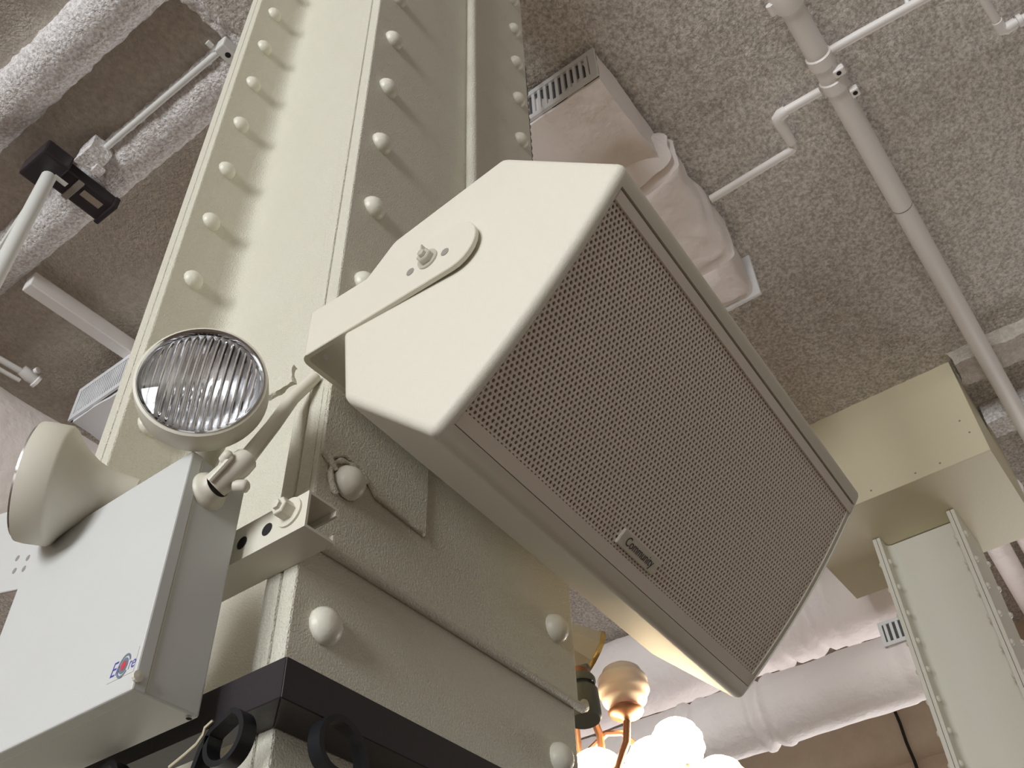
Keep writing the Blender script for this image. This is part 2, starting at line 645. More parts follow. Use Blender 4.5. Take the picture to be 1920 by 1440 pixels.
# badge
badge = bmesh.new()
vb = 0.2505
bo = bow(vb)
prism(badge, [sp(vb - .0085, bow(vb - .0085) - 0.0002), sp(vb + .0085, bow(vb + .0085) - 0.0002), sp(vb + .0085, bow(vb + .0085) + .0036), sp(vb - .0085, bow(vb - .0085) + .0036)], SU, 0.2535, 0.3265, 0.0008, 1)
bd = obj('badge', badge, 'bracket', spk, False)
tl = (sp(vb - .0085, bow(vb - .0085)) - sp(vb + .0085, bow(vb + .0085))).normalized()
nrm = V((1, 0, 0)).cross(tl)
me = text_mesh('Community', (0, 0, 0), (1, 0, 0), (0, 1, 0), 0.0098, 0.0)
wx = [v.co.x for v in me.vertices]
k = 0.0530 / (max(wx) - min(wx))
to = sp(vb + 0.0040, bow(vb + .004) - 0.0009, 0.2635)
tn = SU.cross(tl)
for v in me.vertices:
    c = v.co.copy()
    v.co = to + SU * ((c.x - min(wx)) * k) + tl * c.y + tn * c.z
obj('badge_lettering', me, 'ink_black', bd)
# ---------------------------------------------------------------- speaker bracket
brk = thing('speaker_bracket', 'cream flat steel yoke bracket bolted to the end of the loudspeaker', 'bracket', (0.46, 0.59, 0.75))
AX = 0.4450
bm = bmesh.new()
poly = []
bz, by = 0.7525, 0.4090
hw = 0.0315
for k in range(13):
    th = math.radians(90 + 180 * k / 12)
    poly.append((0, by - 0.028 + 0.0305 * math.cos(th), bz - 0.002 + hw * math.sin(th)))
poly += [(0, 0.572, 0.7235), (0, 0.572, 0.789)]
prism(bm, poly, (1, 0, 0), AX - 0.003, AX + 0.003, 0.0008, 1)
obj('arm', bm, 'bracket', brk)
# fold and back strap
bm = bmesh.new()
cs = []
for k in range(6):
    th = math.radians(90 * k / 5)
    cs.append((AX + 0.009 - 0.012 * math.cos(th), 0.570 + 0.0095 * math.sin(th)))
inn = []
for k in range(6):
    th = math.radians(90 * k / 5)
    inn.append((AX + 0.009 - 0.006 * math.cos(th), 0.570 + 0.0035 * math.sin(th)))
loop = cs + [(1.058, 0.5795), (1.058, 0.5735)] + inn[::-1]
prism(bm, [(x, y, 0) for x, y in loop], (0, 0, 1), 0.7235, 0.789)
obj('back_strap', bm, 'bracket', brk, True, 30)
bm = bmesh.new()
prism(bm, [(0, p[1], p[2]) for p in poly], (1, 0, 0), 1.052, 1.058, 0.0008, 1)
obj('arm', bm, 'bracket', brk)
bx = AX - 0.003
bo_ = obj('washer', L_((bx, by, bz), (-1, 0, 0), [(0.012, 0), (0.012, 0.0018), (0.006, 0.0018)], 24), 'steel', brk, True)
bo_ = obj('bolt', L_((bx - 0.0015, by, bz), (-1, 0, 0), [(0.0085, 0), (0.0085, 0.0055), (0.0075, 0.0065), (0.0045, 0.0065), (0.0042, 0.010), (0, 0.0105)], 6), 'steel', brk)
bmk = bmesh.new()
box(bmk, (bx - 0.011, by - 0.001, bz + 0.002), (bx - 0.002, by + 0.001, bz + 0.0125), 0.0005, 1)
obj('bolt_tab', bmk, 'steel', brk)
for (yy, zz) in ((0.4315, 0.7505), (0.3875, 0.7470)):
    obj('slot_hole', L_((bx - 0.0003, yy, zz), (-1, 0, 0), [(0.0048, 0), (0.0042, 0.0004), (0, 0.0004)], 16), 'greyhole', brk)
obj('standoff', B_(((0.52, 0.5795, 0.735), (0.60, 0.5925, 0.780))), 'bracket', brk)
obj('strap_hole', L_((0.470, 0.5735, 0.745), (0, -1, 0), [(0.004, 0), (0.0035, 0.0004), (0, 0.0004)], 14), 'sticker', brk)

# ---------------------------------------------------------------- strut channel behind the emergency light
st = thing('strut_channel', 'cream slotted steel channel bolted across the column behind the emergency light', 'channel', (0.475, 0.8, 0.512))
bm = bmesh.new()
x0, x1, z0, z1, tk = 0.4575, 0.4945, 0.5125, 0.5515, 0.0028
poly = [(x0, z0), (x1, z0), (x1, z0 + 0.009), (x1 - tk, z0 + 0.009), (x1 - tk, z0 + tk), (x0 + tk, z0 + tk), (x0 + tk, z1 - tk), (x1 - tk, z1 - tk), (x1 - tk, z1 - 0.009), (x1, z1 - 0.009), (x1, z1), (x0, z1)]
prism(bm, [(x, 0, z) for x, z in poly], (0, 1, 0), 0.553, 1.10)
obj('channel_body', bm, 'bracket', st)
for yy in (0.6035, 0.6365):
    obj('channel_hole', L_((x0 - 0.0003, yy, 0.5315), (-1, 0, 0), [(0.0066, 0), (0.0062, 0.0003), (0, 0.0003)], 18), 'hole', st)
obj('washer', L_((x0, 0.575, 0.5365), (-1, 0, 0), [(0.0150, 0), (0.0150, 0.0022), (0.008, 0.0022)], 24), 'bracket', st, True)
obj('hex_bolt', L_((x0 - 0.002, 0.575, 0.5365), (-1, 0, 0), [(0.0092, 0), (0.0092, 0.0115), (0.0085, 0.0125), (0.005, 0.0125), (0.0048, 0.016), (0, 0.0165)], 6), 'bracket', st)

# perforated strap at far left
bm = bmesh.new()
ps = thing('perforated_strap', 'white perforated steel strap at the left edge beside the lamp head', 'strap', (0.475, 1.15, 0.68))
prism(bm, [(0, 1.02, 0.655), (0, 1.30, 0.735), (0, 1.30, 0.875), (0, 1.02, 0.795)], (1, 0, 0), 0.475, 0.479, 0.001, 1)
obj('strap_plate', bm, 'encl', ps)
for (yy, zz) in ((1.118, 0.713), (1.123, 0.734), (1.094, 0.706), (1.094, 0.722)):
    obj('strap_hole', L_((0.4748, yy, zz), (-1, 0, 0), [(0.0042, 0), (0.004, 0.0003), (0, 0.0003)], 14), 'greyhole', ps)

# ---------------------------------------------------------------- emergency light
em = thing('emergency_light', 'white twin head emergency light box mounted on the left of the column', 'light', (0.41, 0.75, 0.355))
EX0, EX1, EY0, EY1, EZ0, EZ1 = 0.380, 0.4445, 0.628, 0.874, 0.355, 0.587
obj('case_body', B_(((EX0 + 0.011, EY0 + 0.0015, EZ0 + 0.0015), (EX1, EY1 - 0.0015, EZ1 - 0.0015)), bevel=0.002), 'encl', em)
lid = obj('case_cover', B_(((EX0, EY0, EZ0), (EX0 + 0.0125, EY1, EZ1)), bevel=0.0015), 'encl', em)
obj('seam_strip', B_(((EX0 + 0.0126, EY0 + 0.0008, EZ0 + 0.003), (EX0 + 0.0138, EY0 + 0.002, EZ1 - 0.003))), 'bracket', em)
obj('latch', L_((EX0 + 0.001, EY0 - 0.0005, EZ0 + 0.010), (0, -1, 0), [(0.0045, 0), (0.0045, 0.003), (0, 0.0035)], 12), 'bracket', em)
obj('knockout', L_((EX1 - 0.006, EY0 + 0.006, EZ0 - 0.0001), (0, 0, -1), [(0.0025, 0), (0, 0.0006)], 10), 'hole', em)
# sticker
sk = obj('sticker', B_(((EX0 - 0.0004, 0.6315, 0.3705), (EX0 + 0.0002, 0.6640, 0.3915))), 'encl', lid)
yd = V((0, -1, 0))
zd = V((0, 0, 1))
for s, y_at, wd, hh, zz in (('E', 0.6615, 0.0075, 0.0120, 0.3745), ('n', 0.6550, 0.0042, 0.0070, 0.3745), ('r', 0.6395, 0.0034, 0.0068, 0.3745), ('e', 0.6360, 0.0046, 0.0068, 0.3745)):
    me = text_mesh(s, (EX0 - 0.0005, 0, zz), yd, zd, 0.0120 if s == 'E' else 0.0098, 0.0, 0.25)
    ys = [v.co.y for v in me.vertices]
    zs = [v.co.z for v in me.vertices]
    ky = wd / (max(ys) - min(ys))
    kz = hh / (max(zs) - min(zs))
    for v in me.vertices:
        v.co.y = y_at - (max(ys) - v.co.y) * ky
        v.co.z = zz + (v.co.z - min(zs)) * kz
    obj('sticker_letter', me, 'ink_blue', lid)


def oval(cy, cz, ry, rz, lift, th0=0, th1=360, inner=None, tilt=0.12):
    bm = bmesh.new()
    ns = 28
    if inner is None:
        bm.faces.new([bm.verts.new((EX0 - lift, cy - ry * math.cos(2 * math.pi * k / ns) - tilt * rz * math.sin(2 * math.pi * k / ns), cz + rz * math.sin(2 * math.pi * k / ns))) for k in range(ns)])
    else:
        prev = None
        for k in range(ns + 1):
            a = math.radians(th0 + (th1 - th0) * k / ns)
            q = [bm.verts.new((EX0 - lift, cy - ry * f * math.cos(a) - tilt * rz * f * math.sin(a), cz + rz * f * math.sin(a))) for f in (1, inner)]
            if prev:
                bm.faces.new((prev[0], q[0], q[1], prev[1]))
            prev = q
    return bm


obj('sticker_ring', oval(0.6462, 0.3800, 0.0074, 0.0100, 0.0007, 20, 325, 0.80), 'ink_grey', lid)
obj('sticker_disc', oval(0.6462, 0.3800, 0.0048, 0.0066, 0.0008), 'ink_grey', lid)
obj('sticker_dot', oval(0.6462, 0.3800, 0.0028, 0.0038, 0.0010), 'ink_red', lid)


def lamp_head(centre, nrm, R, upv, label):
    """sealed beam head: plastic bowl, chrome ring, silver reflector, fluted lens"""
    nrm = V(nrm).normalized()
    c = V(centre)
    prof = [(R * 0.985, 0.004), (R * 1.03, 0.003), (R * 1.045, -0.004), (R * 1.04, -0.024), (R * 1.00, -0.0275), (R * 0.86, -0.033), (R * 0.68, -0.043), (R * 0.52, -0.055), (R * 0.42, -0.068), (R * 0.37, -0.084), (R * 0.33, -0.096), (0, -0.098)]
    hd = obj('lamp_head', L_(c, nrm, prof, 56), 'plastic', em, True, 50)
    hd['label'] = label
    obj('chrome_ring', L_(c, nrm, [(R * 0.985, 0.0035), (R * 0.97, 0.006), (R * 0.93, 0.0035), (R * 0.915, 0.0)], 56), 'chrome', hd, True, 60)
    obj('reflector', L_(c, nrm, [(R * 0.925, 0.0005), (R * 0.86, -0.008), (R * 0.72, -0.0165), (R * 0.5, -0.025), (R * 0.25, -0.029), (0, -0.030)], 56), 'reflector', hd, True, 80)
    # fluted lens: a domed disc whose face is rippled across the local x axis
    u = V(upv)
    yv = (u - nrm * u.dot(nrm)).normalized()
    xv = yv.cross(nrm).normalized()
    bm = bmesh.new()
    nx, ny = 192, 48
    rad = R * 0.925
    vm = {}
    for side in (0, 1):
        for i in range(nx + 1):
            for j in range(ny + 1):
                x = 0.999 * (-1 + 2 * i / nx)
                y = (-1 + 2 * j / ny) * math.sqrt(1 - x * x)
                rr = x * x + y * y
                h = 0.0085 * (1 - rr) + 0.0015
                if side:
                    amp_ = 0.0024 * min(1.0, (1 - rr) * 6)
                    fl = abs(math.sin(x * 8 * math.pi)) * amp_
                    h = h - 0.0030 - fl
                vm[(side, i, j)] = bm.verts.new(c + xv * (x * rad) + yv * (y * rad) + nrm * h)
    for side in (0, 1):
        for i in range(nx):
            for j in range(ny):
                bm.faces.new((vm[(side, i, j)], vm[(side, i + 1, j)], vm[(side, i + 1, j + 1)], vm[(side, i, j + 1)]))
    ring = [(i, 0) for i in range(nx)] + [(nx, j) for j in range(ny)] + [(i, ny) for i in range(nx, 0, -1)] + [(0, j) for j in range(ny, 0, -1)]
    for k in range(len(ring)):
        a, b = ring[k], ring[(k + 1) % len(ring)]
        bm.faces.new((vm[(0, *a)], vm[(0, *b)], vm[(1, *b)], vm[(1, *a)]))
    obj('lens', bm, 'lens', hd, True, 60)
    # small bulb shield in the middle
    obj('bulb_cap', L_(c + nrm * -0.016, nrm, [(0.009, -0.006), (0.009, 0.0), (0.006, 0.003), (0, 0.004)], 20), 'chrome', hd, True)
    return hd


CR = V((0.3560, 0.6038, 0.6401))
NR = V((-0.6629, -0.7235, -0.1928)).normalized()
hr = lamp_head(CR, NR, 0.0575, (0.02, -0.05, 1), 'clear fluted round lamp head facing the room')
# swivel neck and clamp on the case side
bk = CR - NR * 0.09
obj('swivel_neck', T_([bk, bk + V((0.006, 0.0, -0.016)), (0.412, 0.664, EZ1 - 0.002)], [0.0165, 0.015, 0.013], 14), 'plastic', hr, True)
# conduit connector on the case side, conduit rising to the speaker bracket
obj('connector_base', L_((0.4055, EY0 + 0.003, 0.5560), (0.02, -1, 0.12), [(0.019, -0.004), (0.0185, 0.003), (0.0165, 0.007), (0.0135, 0.009), (0.0125, 0.014)], 24), 'plastic', em, True, 50)
obj('connector_body', T_([(0.4050, 0.619, 0.5570), (0.4075, 0.608, 0.5650), (0.4115, 0.598, 0.5750), (0.4150, 0.596, 0.582)], [0.0125, 0.0125, 0.0125, 0.0115], 14), 'plastic', em, True)
obj('clamp_bar', T_([(0.3935, 0.612, 0.552), (0.395, 0.600, 0.562), (0.3975, 0.593, 0.572)], 0.0028, 8), 'plastic', em, True)
obj('clamp_screw', L_((0.4170, 0.598, 0.5535), (0.35, -0.8, -0.2), [(0.006, -0.006), (0.006, 0.005), (0.004, 0.007), (0, 0.0075)], 12), 'plastic', em, True, 50)
obj('clamp_screw', L_((0.3955, 0.598, 0.5725), (-0.2, -0.9, 0.2), [(0.0052, -0.004), (0.0052, 0.004), (0.003, 0.0065), (0, 0.007)], 12), 'plastic', em, True, 50)
for p in ((0.4130, 0.590, 0.655), (0.403, 0.622, 0.604)):
    pass
CL = V((0.3335, 0.8155, 0.6165))
NL = V((-0.80, 0.60, 0.03)).normalized()
hl = lamp_head(CL, NL, 0.0575, (0, 0, 1), 'cream lamp head turned away from the room')
bk = CL - NL * 0.085
obj('swivel_neck', T_([bk, bk + V((0.006, -0.004, -0.012)), (0.412, 0.755, EZ1 - 0.002)], [0.0165, 0.0145, 0.0135], 14), 'plastic', hl, True)
obj('clamp_screw', L_((0.384, 0.812, 0.5985), (-0.9, -0.2, 0.1), [(0.0135, -0.010), (0.0135, 0.004), (0.0115, 0.006), (0.006, 0.0055), (0, 0.0055)], 24), 'plastic', em, True, 50)

# rough cut lug and short pipe between lamp and bracket
bm = bmesh.new()
tube(bm, [(0.4145, 0.5965, 0.581), (0.4280, 0.6093, 0.6049), (0.4550, 0.6200, 0.6646), (0.4750, 0.6231, 0.7178), (0.4890, 0.6080, 0.7524)], [0.0085, 0.0080, 0.0075, 0.0072, 0.007], 12)
o = obj('flexible_conduit', bm, 'bracket', None, True)
tag(o, 'short cream conduit rising from the emergency light to the speaker bracket', 'conduit')
bm = bmesh.new()
rough_box(bm, (0.4915, 0.652, 0.772), (0.4975, 0.700, 0.800), 0.004, 0.0035, 60, 2.0)
o = obj('cut_lug', bm, 'paint', None, True, 60)
tag(o, 'ragged torch cut steel lug on the column edge behind the clear lamp', 'lug')

# ---------------------------------------------------------------- dark ledge with scrolls
lg = thing('iron_ledge', 'dark ledge with curled iron scrolls wrapped around the column corner', 'ledge', (0.48, 0.58, 0.30))
bm = bmesh.new()
prism(bm, [(0.462, 0.557, 0), (0.494, 0.599, 0), (0.494, 1.25, 0), (0.462, 1.25, 0)], (0, 0, 1), 0.357, 0.392, 0.0008, 1)
obj('side_rail', bm, 'black', lg)
bm = bmesh.new()
prism(bm, [(0.4622, 0.557, 0), (1.02, 0.557, 0), (1.02, 0.599, 0), (0.494, 0.599, 0)], (0, 0, 1), 0.357, 0.392, 0.0008, 1)
obj('front_rail', bm, 'black', lg)


def scroll(pts2, plane, c, width, thick):
    """flat bar following pts2 (a, z); plane 'x' keeps x = c, 'y' keeps y = c"""
    bm = bmesh.new()
    rings = []
    for i, (a, z) in enumerate(pts2):
        a0, z0 = pts2[max(0, i - 1)]
        a1, z1 = pts2[min(len(pts2) - 1, i + 1)]
        d = V((a1 - a0, z1 - z0)).normalized()
        nx, nz = -d.y, d.x
        ring = []
        for (s, wv) in ((-.5, -.5), (.5, -.5), (.5, .5), (-.5, .5)):
            aa, zz, ww = a + nx * thick * s, z + nz * thick * s, c + width * wv
            ring.append(bm.verts.new((ww, aa, zz) if plane == 'x' else (aa, ww, zz)))
        rings.append(ring)
    for i in range(len(rings) - 1):
        for k in range(4):
            bm.faces.new((rings[i][k], rings[i][(k + 1) % 4], rings[i + 1][(k + 1) % 4], rings[i + 1][k]))
    bm.faces.new(rings[0])
    bm.faces.new(rings[-1][::-1])
    return bm


def spiral(cx, cz, r0, r1, a0, a1, n=28):
    return [(cx + (r0 + (r1 - r0) * k / n) * math.cos(math.radians(a0 + (a1 - a0) * k / n)), cz + (r0 + (r1 - r0) * k / n) * math.sin(math.radians(a0 + (a1 - a0) * k / n))) for k in range(n + 1)]


# left scroll (plane x): Y grows to the left in the photograph
pl_ = spiral(0.593, 0.330, 0.0165, 0.0205, 300, 100, 10)
pL = spiral(0.5925, 0.329, 0.0185, 0.0215, -75, -300 + 180, 2)
ring = spiral(0.5935, 0.3295, 0.019, 0.0205, 20, -255, 26)      # starts left, goes under, right, over the top
stem = [(0.6095, 0.340), (0.6185, 0.328), (0.6235, 0.312), (0.6265, 0.290), (0.628, 0.262)]
obj('scroll', scroll(ring + stem, 'x', 0.449, 0.013, 0.0048), 'iron', lg, True, 50)
ring2 = spiral(0.742, 0.331, 0.019, 0.0205, 20, -255, 26)
stem2 = [(y + 0.148, z + 0.0015) for y, z in stem]
obj('scroll', scroll(ring2 + stem2, 'x', 0.449, 0.013, 0.0048), 'iron', lg, True, 50)
ringr = spiral(0.5185, 0.3355, 0.0205, 0.0215, 300, 70, 26)
stemr = [(0.534, 0.352), (0.5435, 0.345), (0.548, 0.333), (0.550, 0.318), (0.551, 0.28)]
obj('scroll', scroll(ringr + stemr, 'y', 0.552, 0.013, 0.0050), 'iron', lg, True, 50)
tw = obj('twine', T_([(0.4405, 0.606, 0.3455), (0.4395, 0.6125, 0.3415), (0.4405, 0.6145, 0.337), (0.4415, 0.622, 0.332), (0.442, 0.636, 0.3275), (0.4425, 0.652, 0.323)], [0.0012, 0.0013, 0.0014, 0.0013, 0.0012, 0.0012], 6), 'twine', None, True)
tag(tw, 'frayed pale twine tied to the curled iron scroll at the bottom', 'twine')

# ---------------------------------------------------------------- joists in the upper left bay
def round_joist(x, hw, depth, y0, y1, seed):
    """sprayed half round beam hanging from the ceiling along y"""
    bm = bmesh.new()
    nn, ns = 14, 170
    rings = []
    for i in range(ns + 1):
        y = y0 + (y1 - y0) * i / ns
        ring = []
        for k in range(nn + 1):
            a = math.pi * k / nn
            p = V((x - hw * math.cos(a), y, CEIL + 0.01 - depth * math.sin(a) ** 0.8))
            h = noise.fractal((p + V((seed, 0, 0))) * 26, 1, 2, 3) * 0.010
            ring.append(bm.verts.new(p + V((-math.cos(a) * h, 0, -math.sin(a) * h))))
        rings.append(ring)
    for i in range(ns):
        for k in range(nn):
            bm.faces.new((rings[i][k], rings[i][k + 1], rings[i + 1][k + 1], rings[i + 1][k]))
    bm.faces.new(rings[0])
    return bm


for i, (xc, lbl) in enumerate(((0.500, 'trim_1'), (0.958, 'trim_2'))):
    struct(lbl, round_joist(xc, 0.110, 0.13, 1.93, 6.2, i * 3.0), 'joist', 'white sprayed ceiling joist %s the black fixture' % ('left of' if i == 0 else 'above'), smooth=True)
bm = bmesh.new()
rough_box(bm, (0.2, 1.895, CEIL - 0.05), (1.15, 1.93, CEIL + 0.05), 0.02, 0.014, 22, 8.0)
struct('trim_3', bm, 'joist', 'thin white sprayed ridge across the ends of the ceiling joists', smooth=True)

# conduit and junction box on the joist
o = obj('ceiling_conduit', T_([(0.855, 1.96, 3.655), (0.853, 2.66, 3.655)], 0.014, 10), 'pale', None, True)
tag(o, 'grey conduit along the edge of the white joist near the junction box', 'conduit')
jb = thing('junction_box', 'small white junction box above the black ceiling fixture', 'box', (0.84, 2.72, 3.57))
bm = bmesh.new()
rough_box(bm, (0.795, 2.655, 3.585), (0.885, 2.765, 3.68), 0.03, 0.004, 20)
obj('box_body', bm, 'joist', jb)
obj('box_lug', B_(((0.86, 2.70, 3.565), (0.905, 2.74, 3.59)), bevel=0.004), 'joist', jb)
cs_ = thing('conduit_hanger', 'small white conduit hanger where joist meets the column top', 'hanger', (0.87, 1.95, 3.6))
obj('hanger_body', B_(((0.835, 1.905, 3.63), (0.915, 1.955, 3.70)), bevel=0.006), 'pale', cs_)
obj('hanger_hole', L_((0.880, 1.925, 3.6295), (0, 0, -1), [(0.012, 0), (0, 0.001)], 10), 'hole', cs_)
obj('hanger_screw', T_([(0.825, 1.96, 3.655), (0.80, 1.96, 3.655)], 0.012, 8), 'pale', cs_)

# black fixture with a hanging white stem
tk_ = thing('ceiling_fixture', 'black boxy ceiling fixture with a glass strip below white joist', 'fixture', (0.85, 2.9, 3.5))
k = 0.97
FZ = 3.60
obj('fixture_head', B_(((0.675, 2.775, FZ - 0.07), (0.80, 2.955, FZ + 0.02)), bevel=0.01), 'black', tk_)
obj('fixture_body', B_(((0.79, 2.80, FZ - 0.05), (1.035, 2.925, FZ + 0.02)), bevel=0.012), 'black', tk_)
obj('glass_strip', B_(((0.90, 2.825, FZ - 0.0535), (0.995, 2.86, FZ - 0.048)), bevel=0.002), 'trackglass', tk_)
obj('fixture_label', B_(((0.775, 2.835, FZ - 0.0725), (0.835, 2.858, FZ - 0.07))), 'pale', tk_)
obj('fixture_collar', B_(((0.855, 2.80, FZ - 0.056), (0.885, 2.925, FZ - 0.045)), bevel=0.003), 'greyhole', tk_)
obj('fixture_flange', B_(((1.02, 2.79, FZ - 0.058), (1.045, 2.93, FZ + 0.01)), bevel=0.006), 'black', tk_)
po = thing('drop_pipe', 'thick pale drop pipe hanging down from the black ceiling fixture', 'pipe', (0.77, 2.88, 2.3))
obj('stem_tube', T_([(0.765, 2.87, FZ - 0.06), (0.765, 2.87, 1.5)], 0.030, 16), 'pale', po, True)
for j, (dx, dy) in enumerate(((-0.03, 0.05), (-0.02, 0.075))):
    obj('stem_cable', T_([(0.765 + dx * 0.5, 2.87 + dy * 0.6, FZ - 0.25), (0.765 + dx, 2.88 + dy, 3.0), (0.75 + dx * 1.5, 2.90 + dy, 1.6)], 0.0055, 6), 'pale', po, True)

# flat trunking, sprinkler pipe, register and big duct at the left
o = obj('cable_trunking', B_(((1.075, 3.50, 3.60), (2.4, 3.57, 3.69)), bevel=0.006), 'pipe')
tag(o, 'pale square trunking crossing the dark ceiling bay behind the column', 'trunking')
spn = thing('sprinkler_pipe', 'white sprinkler pipe with head at the left edge of the ceiling', 'pipe', (1.3, 4.1, 3.5))
obj('pipe_run', T_([(0.7, 4.10, 3.62), (1.45, 4.06, 3.62)], 0.017, 10), 'pipe', spn, True)
obj('pipe_run', T_([(0.7, 4.145, 3.60), (1.42, 4.105, 3.60)], 0.012, 10), 'pipe', spn, True)
obj('sprinkler_head', L_((1.44, 4.06, 3.62), (1, 0.0, -0.2), [(0.030, -0.05), (0.034, 0.0), (0.028, 0.03), (0.036, 0.035), (0.036, 0.05), (0, 0.055)], 12), 'pipe', spn, True, 40)
obj('sprinkler_cap', L_((1.44, 4.02, 3.63), (0.3, -1, 0.1), [(0.015, 0), (0.017, 0.02), (0, 0.024)], 10), 'pipe', spn, True, 40)


def register(t, x, y0, y1, z0, z1, n, fr, mat_slat='vent', tilt=0.0):
    """wall register in the plane x = const facing -x: frame, dark box, slats"""
    bmf = B_(((x - 0.012, y0, z0), (x, y1, z0 + fr)), ((x - 0.012, y0, z1 - fr), (x, y1, z1)), ((x - 0.012, y0, z0 + fr), (x, y0 + fr, z1 - fr)), ((x - 0.012, y1 - fr, z0 + fr), (x, y1, z1 - fr)))
    obj('register_frame', bmf, 'vent', t)
    obj('register_backing', B_(((x + 0.004, y0 + 0.002, z0 + 0.002), (x + 0.008, y1 - 0.002, z1 - 0.002))), 'vent_dark', t)
    src = None
    for k in range(n):
        y = y0 + fr + (y1 - y0 - 2 * fr) * (k + 0.5) / n
        wv = (y1 - y0 - 2 * fr) / n * 0.24
        if src is None:
            src = obj('slat', B_(((x - 0.008, -wv, z0 + fr), (x + 0.006, wv, z1 - fr))), mat_slat, t)
            src.location = -t.location + V((0, y, 0))
        else:
            copy_part(src, t, (0, y, 0))


vl = thing('air_register', 'white louvered air register peeking out left of the column', 'vent', (1.70, 3.7, 3.35))
register(vl, 1.66, 3.30, 3.925, 3.38, 3.60, 30, 0.028)
bm = bmesh.new()
rough_box(bm, (1.664, 3.26, 3.36), (2.6, 3.90, 3.585), 0.06, 0.012, 5, 1.0)
obj('register_duct', bm, 'vent', vl, True, 40)

dl = thing('wrapped_duct', 'large pale wrapped duct low on the left behind the lamp head', 'duct', (2.0, 3.9, 2.6))


def wrapped(path, rad, nseg, n, amp, freq, seed, squash=1.0, bands=()):
    bm = bmesh.new()
    pts = []
    p0, p1 = V(path[0]), V(path[1])
    d = (p1 - p0).normalized()
    x, y, _ = frame_of(d)
    rings = []
    for i in range(nseg + 1):
        f = i / nseg
        p = p0.lerp(p1, f)
        s = (p1 - p0).length * f
        rr = rad
        for (bs, bw, bd_) in bands:
            q = abs(s - bs) / bw
            if q < 1:
                rr += bd_ * (1 - q * q)
        ring = []
        for k in range(n):
            a = 2 * math.pi * k / n
            q = p + (x * math.cos(a) + y * math.sin(a) * squash) * rr
            h = noise.fractal((q + V((seed, seed, seed))) * freq, 1, 2, 3)
            ring.append(bm.verts.new(q + (x * math.cos(a) + y * math.sin(a)) * (h * amp)))
        rings.append(ring)
    for i in range(nseg):
        for k in range(n):
            bm.faces.new((rings[i][k], rings[i][(k + 1) % n], rings[i + 1][(k + 1) % n], rings[i + 1][k]))
    bm.faces.new(rings[0][::-1])
    bm.faces.new(rings[-1])
    return bm


obj('duct_body', wrapped(((0.3, 4.05, 2.93), (4.2, 4.05, 2.93)), 0.40, 70, 36, 0.012, 3.0, 1.0), 'wrap', dl, True, 60)

# ---------------------------------------------------------------- upper middle register and duct
vm_ = thing('duct_boot', 'white register and pinkish wrapped duct hanging above the loudspeaker', 'duct', (2.4, 1.0, 3.45))
register(vm_, 1.775, 0.795, 1.46, 3.49, 3.70, 21, 0.030)
bm = bmesh.new()
rough_box(bm, (1.78, 0.80, 3.475), (2.24, 1.45, 3.69), 0.04, 0.008, 6, 1.0)
obj('boot_box', bm, 'wrap', vm_, True, 45)
bm = bmesh.new()


def loft(bm, secs, n=28, amp=0.0, freq=8, seed=0):
    """secs = (x, y0, y1, z0, z1, roundness)"""
    rings = []
    for (x, y0, y1, z0, z1, p) in secs:
        ring = []
        cy, cz, ry, rz = (y0 + y1) / 2, (z0 + z1) / 2, (y1 - y0) / 2, (z1 - z0) / 2
        for k in range(n):
            a = 2 * math.pi * k / n
            ca, sa = math.cos(a), math.sin(a)
            q = V((x, cy + ry * math.copysign(abs(ca) ** p, ca), cz + rz * math.copysign(abs(sa) ** p, sa)))
            h = noise.fractal((q + V((seed, 0, 0))) * freq, 1, 2, 3) * amp
            ring.append(bm.verts.new(q + V((h * 0.5, h * ca, h * sa))))
        rings.append(ring)
    for i in range(len(rings) - 1):
        for k in range(n):
            bm.faces.new((rings[i][k], rings[i][(k + 1) % n], rings[i + 1][(k + 1) % n], rings[i + 1][k]))
    bm.faces.new(rings[0][::-1])
    bm.faces.new(rings[-1])


secs = [(2.18, .82, 1.40, 3.47, 3.70, .5), (2.215, .80, 1.36, 3.425, 3.70, .5), (2.25, .755, 1.34, 3.405, 3.72, .5), (2.275, .775, 1.30, 3.435, 3.72, .45), (2.30, .75, 1.28, 3.40, 3.72, .5), (2.34, .77, 1.26, 3.415, 3.72, .45)]
for k in range(12):
    f = k / 11
    secs.append((2.40 + 0.40 * f, .775, 1.22 - 0.05 * f, 3.415 - 0.012 * math.sin(3 * f), 3.72, .42))
secs += [(2.83, .77, 1.17, 3.40, 3.72, .42), (2.845, .80, 1.16, 3.42, 3.70, .42), (2.95, .81, 1.15, 3.425, 3.70, .45), (3.06, .815, 1.14, 3.43, 3.70, .40), (3.10, .82, 1.13, 3.435, 3.70, .35)]
loft(bm, secs, 40, 0.014, 9, 4)
obj('duct_sleeve', bm, 'wrap', vm_, True, 50)
obj('end_flange', B_(((3.10, 0.79, 3.42), (3.115, 1.14, 3.70)), bevel=0.003), 'vent', vm_)

